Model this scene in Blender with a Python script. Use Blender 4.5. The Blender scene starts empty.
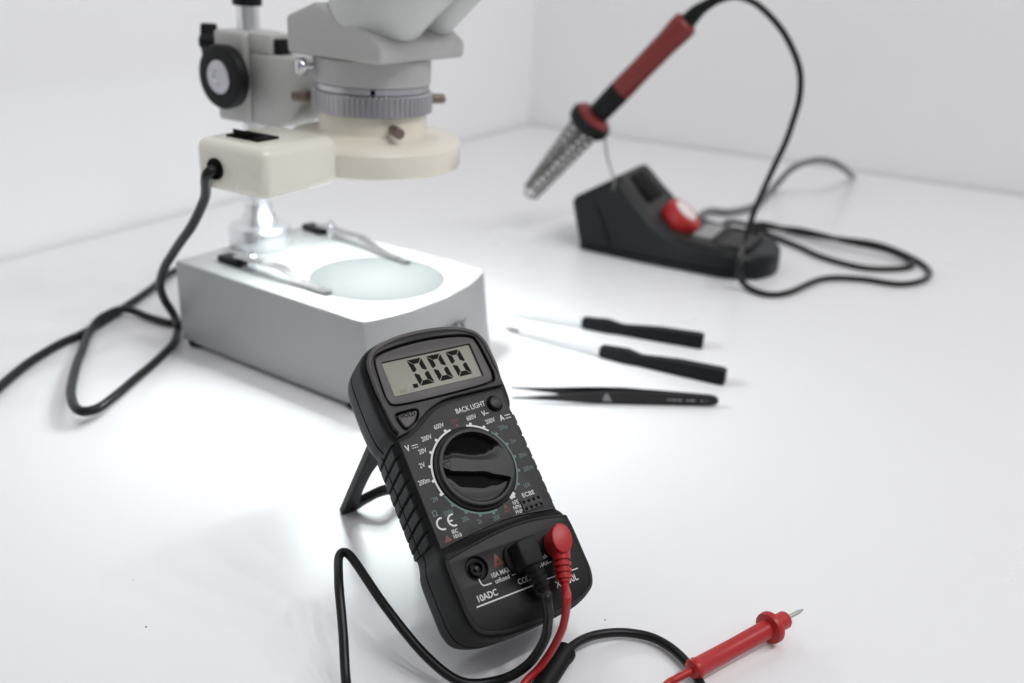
import bpy, bmesh, math, random
from mathutils import Vector, Matrix
random.seed(7)
SC = bpy.context.scene
COL = SC.collection
PI = math.pi
R_ = math.radians

# ------------------------------------------------------------------ camera model
F_PX, PITCH, ROLL, CH = 908.6, 0.398638, 0.056379, 0.277916
_r0 = Vector((1, 0, 0)); FW = Vector((0, math.cos(PITCH), -math.sin(PITCH))); _u0 = Vector((0, math.sin(PITCH), math.cos(PITCH)))
CR = _r0 * math.cos(ROLL) + _u0 * math.sin(ROLL)
CU = _u0 * math.cos(ROLL) - _r0 * math.sin(ROLL)
CP = Vector((0, 0, CH))
def ray(px, py): return CR * ((px - 512) / F_PX) + CU * ((341.5 - py) / F_PX) + FW
def gz(px, py, z=0.0):
    d = ray(px, py); return CP + d * ((z - CH) / d.z)
def at(px, py, Y):
    d = ray(px, py); return CP + d * (Y / d.y)

# ------------------------------------------------------------------ materials
def mat(name, col, rough=0.5, metal=0.0, bump=0.0, bscale=400.0, var=0.0, vscale=30.0, coat=0.0, emit=None, spec=0.5, sss=0.0, trans=0.0):
    m = bpy.data.materials.new(name); m.use_nodes = True
    nt = m.node_tree; b = nt.nodes['Principled BSDF']
    b.inputs['Base Color'].default_value = (*col, 1); b.inputs['Roughness'].default_value = rough
    b.inputs['Metallic'].default_value = metal; b.inputs['Specular IOR Level'].default_value = spec
    b.inputs['Coat Weight'].default_value = coat
    tc = nt.nodes.new('ShaderNodeTexCoord')
    if bump:
        n = nt.nodes.new('ShaderNodeTexNoise'); n.inputs['Scale'].default_value = bscale; n.inputs['Detail'].default_value = 4
        bp = nt.nodes.new('ShaderNodeBump'); bp.inputs['Strength'].default_value = bump; bp.inputs['Distance'].default_value = 0.0004
        nt.links.new(tc.outputs['Object'], n.inputs['Vector']); nt.links.new(n.outputs['Fac'], bp.inputs['Height']); nt.links.new(bp.outputs['Normal'], b.inputs['Normal'])
    if var:
        n = nt.nodes.new('ShaderNodeTexNoise'); n.inputs['Scale'].default_value = vscale; n.inputs['Detail'].default_value = 6
        mx = nt.nodes.new('ShaderNodeMix'); mx.data_type = 'RGBA'
        mx.inputs[6].default_value = (*[c * (1 - var) for c in col], 1); mx.inputs[7].default_value = (*[min(1, c * (1 + var)) for c in col], 1)
        nt.links.new(tc.outputs['Object'], n.inputs['Vector']); nt.links.new(n.outputs['Fac'], mx.inputs[0]); nt.links.new(mx.outputs[2], b.inputs['Base Color'])
        mr = nt.nodes.new('ShaderNodeMapRange'); mr.inputs[3].default_value = max(0.02, rough - 0.08); mr.inputs[4].default_value = min(1, rough + 0.1)
        nt.links.new(n.outputs['Fac'], mr.inputs[0]); nt.links.new(mr.outputs[0], b.inputs['Roughness'])
    if emit:
        b.inputs['Emission Color'].default_value = (*emit[0], 1); b.inputs['Emission Strength'].default_value = emit[1]
    return m
M = dict(
    table=mat('white_laminate', (0.83, 0.83, 0.84), 0.30, bump=0.025, bscale=900, var=0.012, vscale=9),
    wall=mat('white_wall_board', (0.93, 0.93, 0.935), 0.7, bump=0.1, bscale=300, var=0.012, vscale=4),
    blk=mat('black_abs', (0.012, 0.0115, 0.0115), 0.42, bump=0.25, bscale=2500, var=0.15, vscale=60, spec=0.4),
    rub=mat('black_rubber', (0.006, 0.0065, 0.007), 0.48, bump=0.3, bscale=1800, var=0.2, vscale=80, spec=0.22),
    spanel=mat('socket_face_panel', (0.008, 0.008, 0.0085), 0.38, bump=0.18, bscale=2600, var=0.6, vscale=1400, spec=0.24),
    panel=mat('black_face_panel', (0.013, 0.0125, 0.0125), 0.46, bump=0.5, bscale=1800, var=0.55, vscale=1400, spec=0.42),
    bezel=mat('display_bezel_brown_grey', (0.060, 0.052, 0.052), 0.45, bump=0.15, bscale=2500, var=0.08, vscale=60),
    void=mat('deep_black', (0.004, 0.004, 0.004), 0.6, spec=0.1),
    lcd=mat('lcd_glass', (0.185, 0.18, 0.135), 0.3, var=0.05, vscale=50),
    lcdseg=mat('lcd_segment', (0.006, 0.006, 0.005), 0.6, spec=0.1),
    lcdfaint=mat('lcd_faint_segment', (0.13, 0.14, 0.08), 0.4),
    pw=mat('print_white', (0.72, 0.72, 0.72), 0.5), pt=mat('print_teal', (0.10, 0.165, 0.16), 0.5),
    pg=mat('print_grey', (0.25, 0.25, 0.26), 0.5), pr=mat('print_red', (0.15, 0.022, 0.018), 0.5), pd=mat('print_dark', (0.02, 0.02, 0.02), 0.6),
    red=mat('red_plastic', (0.43, 0.012, 0.014), 0.40, bump=0.12, bscale=900, var=0.08, vscale=70),
    dred=mat('dark_red_grip', (0.20, 0.014, 0.013), 0.45, bump=0.2, bscale=600, var=0.1, vscale=60),
    cord=mat('black_cord', (0.007, 0.007, 0.0075), 0.32, bump=0.08, bscale=900, var=0.15, vscale=60, spec=0.3),
    gcord=mat('grey_cord', (0.16, 0.16, 0.165), 0.5, var=0.08, vscale=60),
    dsteel=mat('dull_spring_steel', (0.23, 0.22, 0.21), 0.36, metal=0.9, var=0.2, vscale=150),
    steel=mat('steel', (0.55, 0.54, 0.53), 0.28, metal=1.0, var=0.08, vscale=120),
    chrome=mat('polished_steel', (0.75, 0.77, 0.80), 0.14, metal=1.0, var=0.04, vscale=60),
    satin=mat('satin_steel', (0.80, 0.81, 0.83), 0.30, metal=0.95, var=0.05, vscale=60),
    ring=mat('aged_cream_plastic', (0.80, 0.75, 0.64), 0.24, bump=0.04, bscale=500, var=0.012, vscale=18, coat=0.3),
    alum=mat('brushed_aluminium', (0.50, 0.50, 0.53), 0.34, metal=1.0, var=0.08, vscale=80),
    brass=mat('tarnished_screw', (0.22, 0.17, 0.15), 0.4, metal=0.8, var=0.15, vscale=200),
    enamel=mat('pale_grey_enamel', (0.405, 0.41, 0.408), 0.38, bump=0.08, bscale=700, var=0.02, vscale=20),
    head=mat('mid_grey_enamel', (0.465, 0.46, 0.455), 0.42, bump=0.1, bscale=900, var=0.03, vscale=25),
    tube=mat('light_grey_enamel', (0.60, 0.61, 0.60), 0.35, bump=0.05, bscale=900, var=0.03, vscale=25),
    block=mat('warm_grey_enamel', (0.46, 0.455, 0.44), 0.4, bump=0.1, bscale=900, var=0.03, vscale=25),
    cream=mat('cream_plastic', (0.79, 0.765, 0.67), 0.24, bump=0.04, bscale=500, var=0.008, vscale=18, coat=0.3),
    stage=mat('frosted_glass', (0.126, 0.131, 0.130), 0.7, spec=0.1, var=0.02, vscale=20),
    led=mat('led_lens', (1, 1, 1), 0.3, emit=((0.90, 0.98, 1.0), 430.0)),
    sblk=mat('station_black', (0.010, 0.0120, 0.0125), 0.42, bump=0.3, bscale=1500, var=0.15, vscale=40, spec=0.25),
    stop=mat('station_grey_top', (0.022, 0.021, 0.021), 0.45, bump=0.3, bscale=1500, var=0.1, vscale=40, spec=0.3),
    sponge=mat('grey_sponge', (0.35, 0.35, 0.35), 0.8, bump=0.6, bscale=500, var=0.1, vscale=200),
    knob_glint=mat('painted_knob_highlight', (0.85, 0.76, 0.76), 0.35),  # pinkish white of the highlight painted on the temperature knob
    tw=mat('black_coated_steel', (0.012, 0.010, 0.011), 0.38, metal=0.0, spec=0.35, var=0.15, vscale=60),
    shaft=mat('bright_flat_steel', (0.93, 0.94, 0.95), 0.5, metal=0.75, var=0.03, vscale=60),
)

# ------------------------------------------------------------------ object helpers
MW = {}   # world matrices
def link(o, parent=None, world=None):
    COL.objects.link(o)
    world = world if world is not None else Matrix.Identity(4)
    if parent is not None:
        o.parent = parent; o.matrix_parent_inverse = Matrix.Identity(4)
        o.matrix_basis = MW[parent.name].inverted() @ world
    else:
        o.matrix_basis = world
    MW[o.name] = world
    return o
def empty(name, loc, label, cat, group=None, rot=None):
    o = bpy.data.objects.new(name, None); o.empty_display_size = 0.01
    w = Matrix.Translation(Vector(loc)) @ (rot if rot else Matrix.Identity(4))
    link(o, None, w); o['label'] = label; o['category'] = cat
    if group: o['group'] = group
    return o
def obj(name, me, m=None, parent=None, world=None, smooth=True, angle=35):
    if m is not None: me.materials.clear(); me.materials.append(m)
    if smooth:
        for p in me.polygons: p.use_smooth = True
        try: me.set_sharp_from_angle(angle=R_(angle))
        except Exception: pass
    o = bpy.data.objects.new(name, me)
    return link(o, parent, world)
def from_bm(bm, name='m'):
    bmesh.ops.recalc_face_normals(bm, faces=bm.faces)
    me = bpy.data.meshes.new(name); bm.to_mesh(me); bm.free(); return me
def from_py(v, f, name='m'):
    me = bpy.data.meshes.new(name); me.from_pydata([tuple(x) for x in v], [], f); me.validate()
    bm = bmesh.new(); bm.from_mesh(me); return from_bm(bm, name)
def join_me(mes, name='m'):
    bm = bmesh.new()
    for me in mes: bm.from_mesh(me)
    me = bpy.data.meshes.new(name); bm.to_mesh(me); bm.free(); return me
def xf(me, mtx): me.transform(mtx); return me
def curve_mesh(cu):
    o = bpy.data.objects.new('tmp', cu); COL.objects.link(o)
    dg = bpy.context.evaluated_depsgraph_get(); dg.update()
    me = bpy.data.meshes.new_from_object(o.evaluated_get(dg)); COL.objects.unlink(o); bpy.data.objects.remove(o)
    return me
def crom(pts, n=8, closed=False):
    pts = [Vector(p) for p in pts]; out = []
    N = len(pts); rng = range(N if closed else N - 1)
    for i in rng:
        if closed: p0, p1, p2, p3 = pts[(i - 1) % N], pts[i], pts[(i + 1) % N], pts[(i + 2) % N]
        else: p0, p1, p2, p3 = pts[max(0, i - 1)], pts[i], pts[i + 1], pts[min(N - 1, i + 2)]
        for k in range(n):
            t = k / n; out.append(0.5 * ((2 * p1) + (p2 - p0) * t + (2 * p0 - 5 * p1 + 4 * p2 - p3) * t * t + (3 * p1 - p0 - 3 * p2 + p3) * t ** 3))
    if not closed: out.append(pts[-1])
    return out
def sweep(pts, rad, seg=12, caps=True):
    """tube mesh along 3-D points; rad number or list"""
    pts = [Vector(p) for p in pts]; n = len(pts)
    rr = rad if isinstance(rad, (list, tuple)) else [rad] * n
    v = []; f = []
    t = (pts[1] - pts[0]).normalized(); a = t.orthogonal().normalized()
    for i in range(n):
        t2 = (pts[min(n - 1, i + 1)] - pts[max(0, i - 1)]).normalized()
        q = t.rotation_difference(t2); a = (q @ a); a = (a - t2 * a.dot(t2)).normalized(); t = t2; b = t.cross(a)
        for k in range(seg):
            th = 2 * PI * k / seg; v.append(pts[i] + (a * math.cos(th) + b * math.sin(th)) * rr[i])
    for i in range(n - 1):
        for k in range(seg):
            k2 = (k + 1) % seg; f.append((i * seg + k, i * seg + k2, (i + 1) * seg + k2, (i + 1) * seg + k))
    if caps: f.append(tuple(range(seg))[::-1]); f.append(tuple((n - 1) * seg + k for k in range(seg)))
    return from_py(v, f)
def cable(pts, r, n=10, seg=12, amp=1.0):
    P = crom(pts, n); L = len(P); ph = [random.uniform(0, 6) for _ in range(4)]
    for i in range(4, L - 4):   # the slight waviness of a real flexible lead
        w = min(1, (i - 4) / 12, (L - 5 - i) / 12) * .00022 * amp
        P[i] = P[i] + Vector((math.sin(i * .23 + ph[0]) + .6 * math.sin(i * .51 + ph[1]), math.sin(i * .19 + ph[2]) + .6 * math.sin(i * .43 + ph[3]), 0)) * w
    return sweep(P, r, seg)
def lathe(prof, seg=48, mtx=None):
    v = []; f = []; n = len(prof)
    for r, z in prof:
        for k in range(seg): th = 2 * PI * k / seg; v.append((r * math.cos(th), r * math.sin(th), z))
    for i in range(n - 1):
        for k in range(seg):
            k2 = (k + 1) % seg; f.append((i * seg + k, i * seg + k2, (i + 1) * seg + k2, (i + 1) * seg + k))
    if prof[0][0] > 1e-6: f.append(tuple(range(seg))[::-1])
    if prof[-1][0] > 1e-6: f.append(tuple((n - 1) * seg + k for k in range(seg)))
    bm = bmesh.new(); me = bpy.data.meshes.new('l'); me.from_pydata(v, [], f); bm.from_mesh(me)
    bmesh.ops.remove_doubles(bm, verts=bm.verts, dist=1e-7)
    me = from_bm(bm)
    if mtx: me.transform(mtx)
    return me
def frame(org, zdir, xhint=None):
    z = Vector(zdir).normalized()
    x = Vector(xhint) if xhint is not None else z.orthogonal()
    x = (x - z * x.dot(z)).normalized(); y = z.cross(x)
    m = Matrix((x, y, z)).transposed().to_4x4(); m.translation = Vector(org); return m
def box(sx, sy, sz, bev=0.0, seg=3, mtx=None, off=(0, 0, 0)):
    bm = bmesh.new(); bmesh.ops.create_cube(bm, size=1)
    for v in bm.verts: v.co = Vector((v.co.x * sx + off[0], v.co.y * sy + off[1], v.co.z * sz + off[2]))
    if bev: bmesh.ops.bevel(bm, geom=bm.edges[:], offset=bev, segments=seg, profile=0.5, affect='EDGES')
    me = from_bm(bm)
    if mtx: me.transform(mtx)
    return me
def plate(outline, holes, z0, z1, bev=0.0, mtx=None, scale=0.001):
    """flat plate with holes, outline in mm, filled 2-D curve"""
    cu = bpy.data.curves.new('c', 'CURVE'); cu.dimensions = '2D'; cu.fill_mode = 'BOTH'
    ext = (z1 - z0) / 2 - bev
    for pl in [outline] + list(holes):
        s = cu.splines.new('POLY'); s.points.add(len(pl) - 1)
        for i, p in enumerate(pl): s.points[i].co = (p[0], p[1], 0, 1)
        s.use_cyclic_u = True
    cu.extrude = max(ext, 0.001); cu.bevel_depth = bev; cu.bevel_resolution = 2; cu.offset = -bev
    me = curve_mesh(cu)
    me.transform(Matrix.Scale(scale, 4) @ Matrix.Translation((0, 0, (z0 + z1) / 2)))
    bm = bmesh.new(); bm.from_mesh(me); bmesh.ops.remove_doubles(bm, verts=bm.verts, dist=1e-7); me = from_bm(bm)
    if mtx: me.transform(mtx)
    return me
def prism(prof, depth0, depth1, bev=0.0, seg=2):
    """profile polygon in (x,z), extruded along y"""
    bm = bmesh.new(); a = [bm.verts.new((p[0], depth0, p[1])) for p in prof]; b = [bm.verts.new((p[0], depth1, p[1])) for p in prof]
    n = len(prof); bm.faces.new(a[::-1]); bm.faces.new(b)
    for i in range(n): bm.faces.new((a[i], a[(i + 1) % n], b[(i + 1) % n], b[i]))
    bmesh.ops.recalc_face_normals(bm, faces=bm.faces)
    if bev:
        es = [e for e in bm.edges if e.calc_face_angle(0) > R_(18)]
        bmesh.ops.bevel(bm, geom=es, offset=bev, segments=seg, profile=0.5, affect='EDGES', clamp_overlap=True)
    return from_bm(bm)
def rrect(x0, y0, x1, y1, r, n=6):
    out = []
    for cx, cy, a0 in ((x1 - r, y1 - r, 0), (x0 + r, y1 - r, 90), (x0 + r, y0 + r, 180), (x1 - r, y0 + r, 270)):
        for k in range(n + 1): a = R_(a0 + 90 * k / n); out.append((cx + r * math.cos(a), cy + r * math.sin(a)))
    return out
def circ(cx, cy, r, n=40): return [(cx + r * math.cos(2 * PI * k / n), cy + r * math.sin(2 * PI * k / n)) for k in range(n)]
def text(s, size, x, y, z, sx=0.85, thick=0.0, rot=0, align='CENTER', shear=0):
    """mesh of lettering in mm, centred on x,y"""
    cu = bpy.data.curves.new('t', 'FONT'); cu.body = s; cu.size = size; cu.align_x = align; cu.align_y = 'CENTER'; cu.shear = shear
    cu.offset = thick; cu.extrude = 0.02; cu.resolution_u = 3
    me = curve_mesh(cu)
    me.transform(Matrix.Scale(0.001, 4) @ Matrix.Translation((x, y, z)) @ Matrix.Rotation(rot, 4, 'Z') @ Matrix.Diagonal((sx, 1, 1, 1)))
    return me
def stroke(pts, w, z, closed=False):
    """flat line of width w (mm)"""
    pts = [Vector((p[0], p[1])) for p in pts]; n = len(pts); L = []; Rr = []
    for i in range(n):
        t = (pts[min(n - 1, i + 1)] - pts[max(0, i - 1)]).normalized(); nn = Vector((-t.y, t.x)) * w / 2
        L.append(pts[i] + nn); Rr.append(pts[i] - nn)
    pl = [(p.x, p.y) for p in L] + [(p.x, p.y) for p in Rr[::-1]]
    return plate(pl, [], z - 0.02, z + 0.02)
def arc(r, a0, a1, n=24): return [(r * math.cos(R_(a0 + (a1 - a0) * k / n)), r * math.sin(R_(a0 + (a1 - a0) * k / n))) for k in range(n + 1)]

# ------------------------------------------------------------------ setting: table top and the two white walls
def sheet(name, pts, m, thick):
    """closed slab from polygon corners with thickness vector"""
    v = [Vector(p) for p in pts]; v2 = [p + Vector(thick) for p in v]; n = len(v)
    f = [tuple(range(n)), tuple(range(n, 2 * n))[::-1]] + [(i, (i + 1) % n, n + (i + 1) % n, n + i) for i in range(n)]
    o = obj(name, from_py(v + v2, f), m, smooth=False); o['kind'] = 'structure'; return o
CN = Vector((0.011, 1.679, 0))
DL = Vector((-0.4675, -0.8840, 0)).normalized()     # along the left wall, towards the camera
DR = Vector((0.8840, -0.4675, 0)).normalized()      # along the right wall
a = CN + DL * 2.2; b = CN + DR * 2.4
sheet('table_top', [CN, b, b + DL * 3.0, a + DR * 3.0 - DR * 0.6, a], M['table'], (0, 0, -0.03))
H = 1.25
G1 = -DR * 0.006 - DL * 0.006      # the boards stand a few millimetres behind the table edge
Z0 = Vector((0, 0, -.03)); ZH = Vector((0, 0, H))
sheet('wall_left', [a - DR * .006 + Z0, CN + G1 + Z0, CN + G1 + ZH, a - DR * .006 + ZH], M['wall'], -DR * 0.02)
sheet('wall_right', [CN + G1 + Z0, b - DL * .006 + Z0, b - DL * .006 + ZH, CN + G1 + ZH], M['wall'], -DL * 0.02)

# ------------------------------------------------------------------ digital multimeter
RX = Vector((0.8103562, 0.58593756, 0)); RY = Vector((-0.44304326, 0.61273228, 0.65442481)); RZ = Vector((0.38345207, -0.5303172, 0.75612709))
MT = Vector((-0.0133120, 0.3467487, CH - 0.2079332))
MF = Matrix((RX, RY, RZ)).transposed().to_4x4(); MF.translation = MT
def ml(x, y, z): return MT + (RX * x + RY * y + RZ * z) * 0.001
base_pt = ml(0, -70, -32)
rotm = Matrix((RX, RY, RZ)).transposed().to_4x4()
meter = empty('multimeter', base_pt, 'black handheld digital multimeter with round dial, display reading .000, propped on its kickstand', 'multimeter', rot=rotm)
def mo(name, me, m, parent=None, **k): return obj(name, me, M[m], parent or meter, MF, **k)

half = crom([(0, 71.6, 0), (8, 71.3, 0), (16, 70.2, 0), (24, 67.8, 0), (29.6, 64.2, 0), (32.7, 58.5, 0), (33.4, 51, 0), (33.4, 36, 0), (32.6, 27, 0), (31.0, 23, 0), (30.8, 19, 0),
             (30.8, 0, 0), (30.8, -25, 0), (31.4, -30, 0), (33, -36, 0), (33, -50, 0), (32.5, -59.5, 0), (29, -66.3, 0), (20, -70.0, 0), (10, -71.1, 0), (0, -71.4, 0)], 110)
# resample at about 0.55 mm
rs = [half[0]]; acc = 0
for i in range(1, len(half)):
    acc += (half[i] - half[i - 1]).length
    if acc >= (0.24 if -28 < half[i].y < 24 and half[i].x > 28 else 0.6): rs.append(half[i]); acc = 0
rs[-1] = half[-1]; half = rs; NH = len(half)
nrm = []
for i in range(NH):
    t = (half[min(NH - 1, i + 1)] - half[max(0, i - 1)]).normalized(); n = Vector((-t.y, t.x, 0)); nrm.append(n if n.dot(half[i]) > 0 else -n)
def ss(a, b, x): t = max(0, min(1, (x - a) / (b - a))); return t * t * (3 - 2 * t)
def zf(y): return 3.2 * ss(-26.5, -31.5, y)
_lv = [(0, 2.0), (-0.35, 1.1), (-1.1, .45), (-2.2, .1), (-3.6, 0), (-6, 0), (-9, 0), (-12, 0), (-15.0, .05), (-15.3, .7), (-16.1, .7), (-16.4, .1), (-20, .3), (-24, .7), (-28, 1.8), (-31.5, 3.8), (-33, 7)]
levels = []
for (za, ia), (zb, ib) in zip(_lv, _lv[1:]):
    k_ = max(1, int(abs(zb - za) / 0.8)); levels += [(za + (zb - za) * q / k_, ia + (ib - ia) * q / k_) for q in range(k_)]
levels.append(_lv[-1])
def rib(y, z):
    if y > 21.5 or y < -25.5 or z > -1: return 0
    u = ((y - 0.16 * (z)) - 21) / 5.7; fr = u - math.floor(u)
    d = min(fr, 1 - fr) * 5.7
    amp = 1.7 * ss(-.8, -2.4, z) * ss(-30, -25, z)
    return amp * ss(0.25, 0.75, d) - 0.2 * amp
V = []; Fc = []
for z, ins in levels:
    ring = []
    for sgn in (1, -1):
        idx = range(NH) if sgn == 1 else range(NH - 2, 0, -1)
        for i in idx:
            p = half[i]; n = nrm[i]; off = -ins + (rib(p.y, z) if abs(p.x) > 25 else 0)
            q = p + n * off; zz = z + zf(p.y) * max(0, 1 + z / 12.0)
            ring.append((sgn * q.x * .001, q.y * .001, zz * .001))
    V.append(ring)
NR = len(V[0]); vv = [p for r in V for p in r]
for i in range(len(levels) - 1):
    for k in range(NR): k2 = (k + 1) % NR; Fc.append((i * NR + k, i * NR + k2, (i + 1) * NR + k2, (i + 1) * NR + k))
def cap(base, well):
    NC = 72; cols = {}
    def row(i):
        if i in cols: return cols[i]
        r0 = base + i; l0 = base + (NR - i) % NR; a_, b_ = vv[r0], vv[l0]; out = [r0]
        if r0 != l0:
            for c in range(1, NC):
                t = c / NC; x = a_[0] + (b_[0] - a_[0]) * t; y = a_[1]; z = a_[2]
                if well and math.hypot(x, y) < .0174: z = -.0110
                vv.append((x, y, z)); out.append(len(vv) - 1)
            out.append(l0)
        cols[i] = out; return out
    res = []
    for i in range(NH - 1):
        A, B = row(i), row(i + 1)
        if len(A) == 1: res += [(A[0], B[k], B[k + 1]) for k in range(NC)]
        elif len(B) == 1: res += [(A[k], B[0], A[k + 1]) for k in range(NC)]
        else: res += [(A[k], B[k], B[k + 1], A[k + 1]) for k in range(NC)]
    return res
Fc += cap(0, True) + cap((len(levels) - 1) * NR, False)
mo('body', from_py(vv, Fc), 'rub', angle=50)

# display housing (raised surround), with holes for the display and the hold button
def ins_half(d, y0, y1):
    return [(p.x - n.x * d, p.y - n.y * d) for p, n in zip(half, nrm) if y0 <= p.y <= y1]
rt = ins_half(2.6, 34.2, 80)
topcurve = [(p.x, p.y) for p in crom([(-30.3, 22.4, 0), (-23.6, 23.8, 0), (-17.8, 26.9, 0), (-10, 31.4, 0), (-1, 34.0, 0), (12, 34.3, 0), (30.3, 34.2, 0)], 8)]
lt = [(-x, y) for x, y in ins_half(2.6, 23.5, 80)]
outl = topcurve + rt[::-1] + lt[1:]
def bez(d): # display opening outline
    return [(p.x, p.y) for p in crom([(-25 + d, 36.6 + d, 0), (-10, 35.9 + d, 0), (10, 35.9 + d, 0), (25 - d, 36.6 + d, 0), (28.0 - d, 39.6 + d * .6, 0), (28.2 - d, 46, 0), (27.2 - d, 58, 0), (24.5 - d, 62.2 - d * .8, 0),
                                      (14, 64.4 - d, 0), (0, 65.2 - d, 0), (-14, 64.4 - d, 0), (-24.5 + d, 62.2 - d * .8, 0), (-27.2 + d, 58, 0), (-28.2 + d, 46, 0), (-28.0 + d, 39.6 + d * .6, 0)], 6, True)]
def holdo(d): return [(p.x, p.y) for p in crom([(-26.9 + d, 32.6 - d, 0), (-21.5, 33.2 - d, 0), (-16.6 - d, 33.0 - d, 0), (-16.2 - d, 30.8, 0), (-18.6 - d, 27.4 + d * .4, 0), (-22.5, 25.0 + d, 0), (-25.2 + d * .6, 24.9 + d, 0), (-26.6 + d, 28, 0)], 6, True)]
hs = mo('display_housing', plate(outl, [bez(0), holdo(0)], 0, 2.3, 0.55), 'blk', angle=50)
# raised rim that follows the top of the meter
rimp = [Vector((x, y, 2.2)) for x, y in ins_half(2.9, 36, 80)[::-1]]
rimp = rimp + [Vector((-p.x, p.y, p.z)) for p in rimp[::-1][1:]]
mo('display_rim', sweep([p * .001 for p in rimp], [.0002 + .0009 * ss(0, 14, min(q, len(rimp) - 1 - q)) for q in range(len(rimp))], 10), 'bezel', hs)
mo('display_bezel', plate(bez(0.9), [rrect(-23.4, 41.2, 23.0, 58.3, .5, 2)], 0.05, 1.5, 0.3), 'bezel')
lcd = mo('lcd_screen', plate(rrect(-23.2, 41.4, 22.8, 58.1, .4, 2), [], 0.02, 0.45), 'lcd')
mo('hold_button', plate(holdo(0.9), [], 0.05, 2.9, 0.5), 'bezel')
hl = mo('hold_lettering', text('HOLD', 2.9, -21.8, 30.9, 2.96, .9, .06), 'void', bpy.data.objects['hold_button'], smooth=False)
# seven segment digits
def digit(cx, y0, y1, w, sh=0.13, tw=2.35):
    h = (y1 - y0) / 2; ym = (y0 + y1) / 2; out = []
    def P(x, y): return (cx + x - sh * (ym - y) * -1 * -1 + 0, y) if False else (cx + x + sh * (y - ym) * -1, y)
    g = .28; W = w / 2
    def poly(pts): out.append(plate([P(*p) for p in pts], [], 0.46, 0.52))
    poly([(-W + g, y1), (W - g, y1), (W - tw - g * .3, y1 - tw), (-W + tw + g * .3, y1 - tw)])
    poly([(-W + g, y0), (W - g, y0), (W - tw - g * .3, y0 + tw), (-W + tw + g * .3, y0 + tw)])
    for s in (-1, 1):
        poly([(s * W, y1 - g), (s * (W - tw), y1 - tw - g), (s * (W - tw), ym + g + tw * .45), (s * (W - tw * .3), ym + g)  , (s * W, ym + g + .5)])
        poly([(s * W, y0 + g), (s * (W - tw), y0 + tw + g), (s * (W - tw), ym - g - tw * .45), (s * (W - tw * .3), ym - g), (s * W, ym - g - .5)])
    return out
segs = []
for cx in (-6.4, 3.7, 13.9): segs += digit(cx, 43.6, 57.0, 7.4)
segs.append(plate([(-12.7, 43.2), (-10.3, 43.2), (-10.3, 45.2), (-12.7, 45.2)], [], 0.46, 0.52))
mo('display_digits', join_me(segs), 'lcdseg', lcd)
mo('display_small_mark', join_me([text('DC', 2.4, -18.0, 42.9, .47, 1.0, .08), text('m', 2.0, -13.8, 42.6, .47)]), 'lcdfaint', lcd)

# control panel
pb = [(p.x, p.y) for p in crom([(30.0, -28.2, 0), (15, -26.2, 0), (2, -25.4, 0), (-16, -26.8, 0), (-29.6, -28.4, 0)], 8)]
pt_ = [(p.x, p.y) for p in crom([(-29.4, 20.6, 0), (-23.2, 21.9, 0), (-17.2, 25.0, 0), (-9.6, 29.5, 0), (-0.6, 32.2, 0), (12, 32.7, 0), (27.6, 32.6, 0), (29.3, 31, 0)], 8)]
cp = mo('control_panel', plate(pb + pt_, [circ(22.6, 26.6, 3.9), circ(0, 0, 17.6, 72)], 0, 0.7, 0.25), 'panel')
# thin moulded line along the panel edge
mo('panel_edge_line', join_me([sweep([Vector((x * .985, y * .992, .72)) * .001 for x, y in pb + pt_ + pb[:1]], .00016, 6)]), 'bezel', cp)
zt = 0.74
W_ = []; T_ = []; RD = []; G_ = []
for s, x, y in (('600V', -8.6, 23.0), ('200V', -16.4, 19.2), ('20V', -20.6, 14.0), ('2V', -23.3, 8.0), ('200m', -25.3, 0.9), ('600V', 8.4, 23.0), ('200V', 16.8, 19.1)):
    W_.append(text(s, 3.1, x, y, zt, .80, .012, R_(3)))
for s, x, y in (('200µ', 21.8, 14.6), ('2m', 23.7, 7.1), ('20m', 25.3, -0.5), ('200m', 25.3, -7.0), ('10A', 20.9, -14.2), ('2M', -23.7, -7.8), ('200k', -20.2, -14.9), ('20k', -13.8, -19.8), ('2k', -8.0, -22.7), ('200', 0.2, -23.6)):
    T_.append(text(s, 3.0, x, y, zt, .80, .012, R_(3)))
T_.append(text('Ω', 3.6, -26.2, -13.6, zt, .95, .05))
W_ += [text('V', 4.0, -26.7, 16.9, zt, .8, .08), stroke([(-24.6, 17.6), (-21.6, 17.6)], .35, zt)] + [stroke([(-24.6 + k * 1.1, 16.5), (-23.9 + k * 1.1, 16.5)], .35, zt) for k in range(3)]
W_ += [text('BACK LIGHT', 3.5, 10.0, 27.7, zt, .80, .015, R_(1.5)), text('V~', 3.6, 16.0, 23.2, zt, .8, .06), text('A', 4.0, 23.2, 19.0, zt, .8, .08), stroke([(25.0, 19.8), (28.0, 19.8)], .35, zt), stroke([(25.0, 18.4), (28.0, 18.4)], .35, zt)]
W_ += [text('ECBE', 2.8, 19.8, -18.1, zt, 1.05, .02), text('hFE', 2.6, 12.1, -19.9, zt, .8, .01), text('NPN', 2.5, 11.9, -22.1, zt, .8, .01), text('PNP', 2.5, 11.9, -24.3, zt, .8, .01)]
W_ += [text('IEC', 2.3, -20.6, -23.3, zt, .9, .04), text('1010', 2.3, -20.3, -25.4, zt, .9, .04)]
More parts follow.
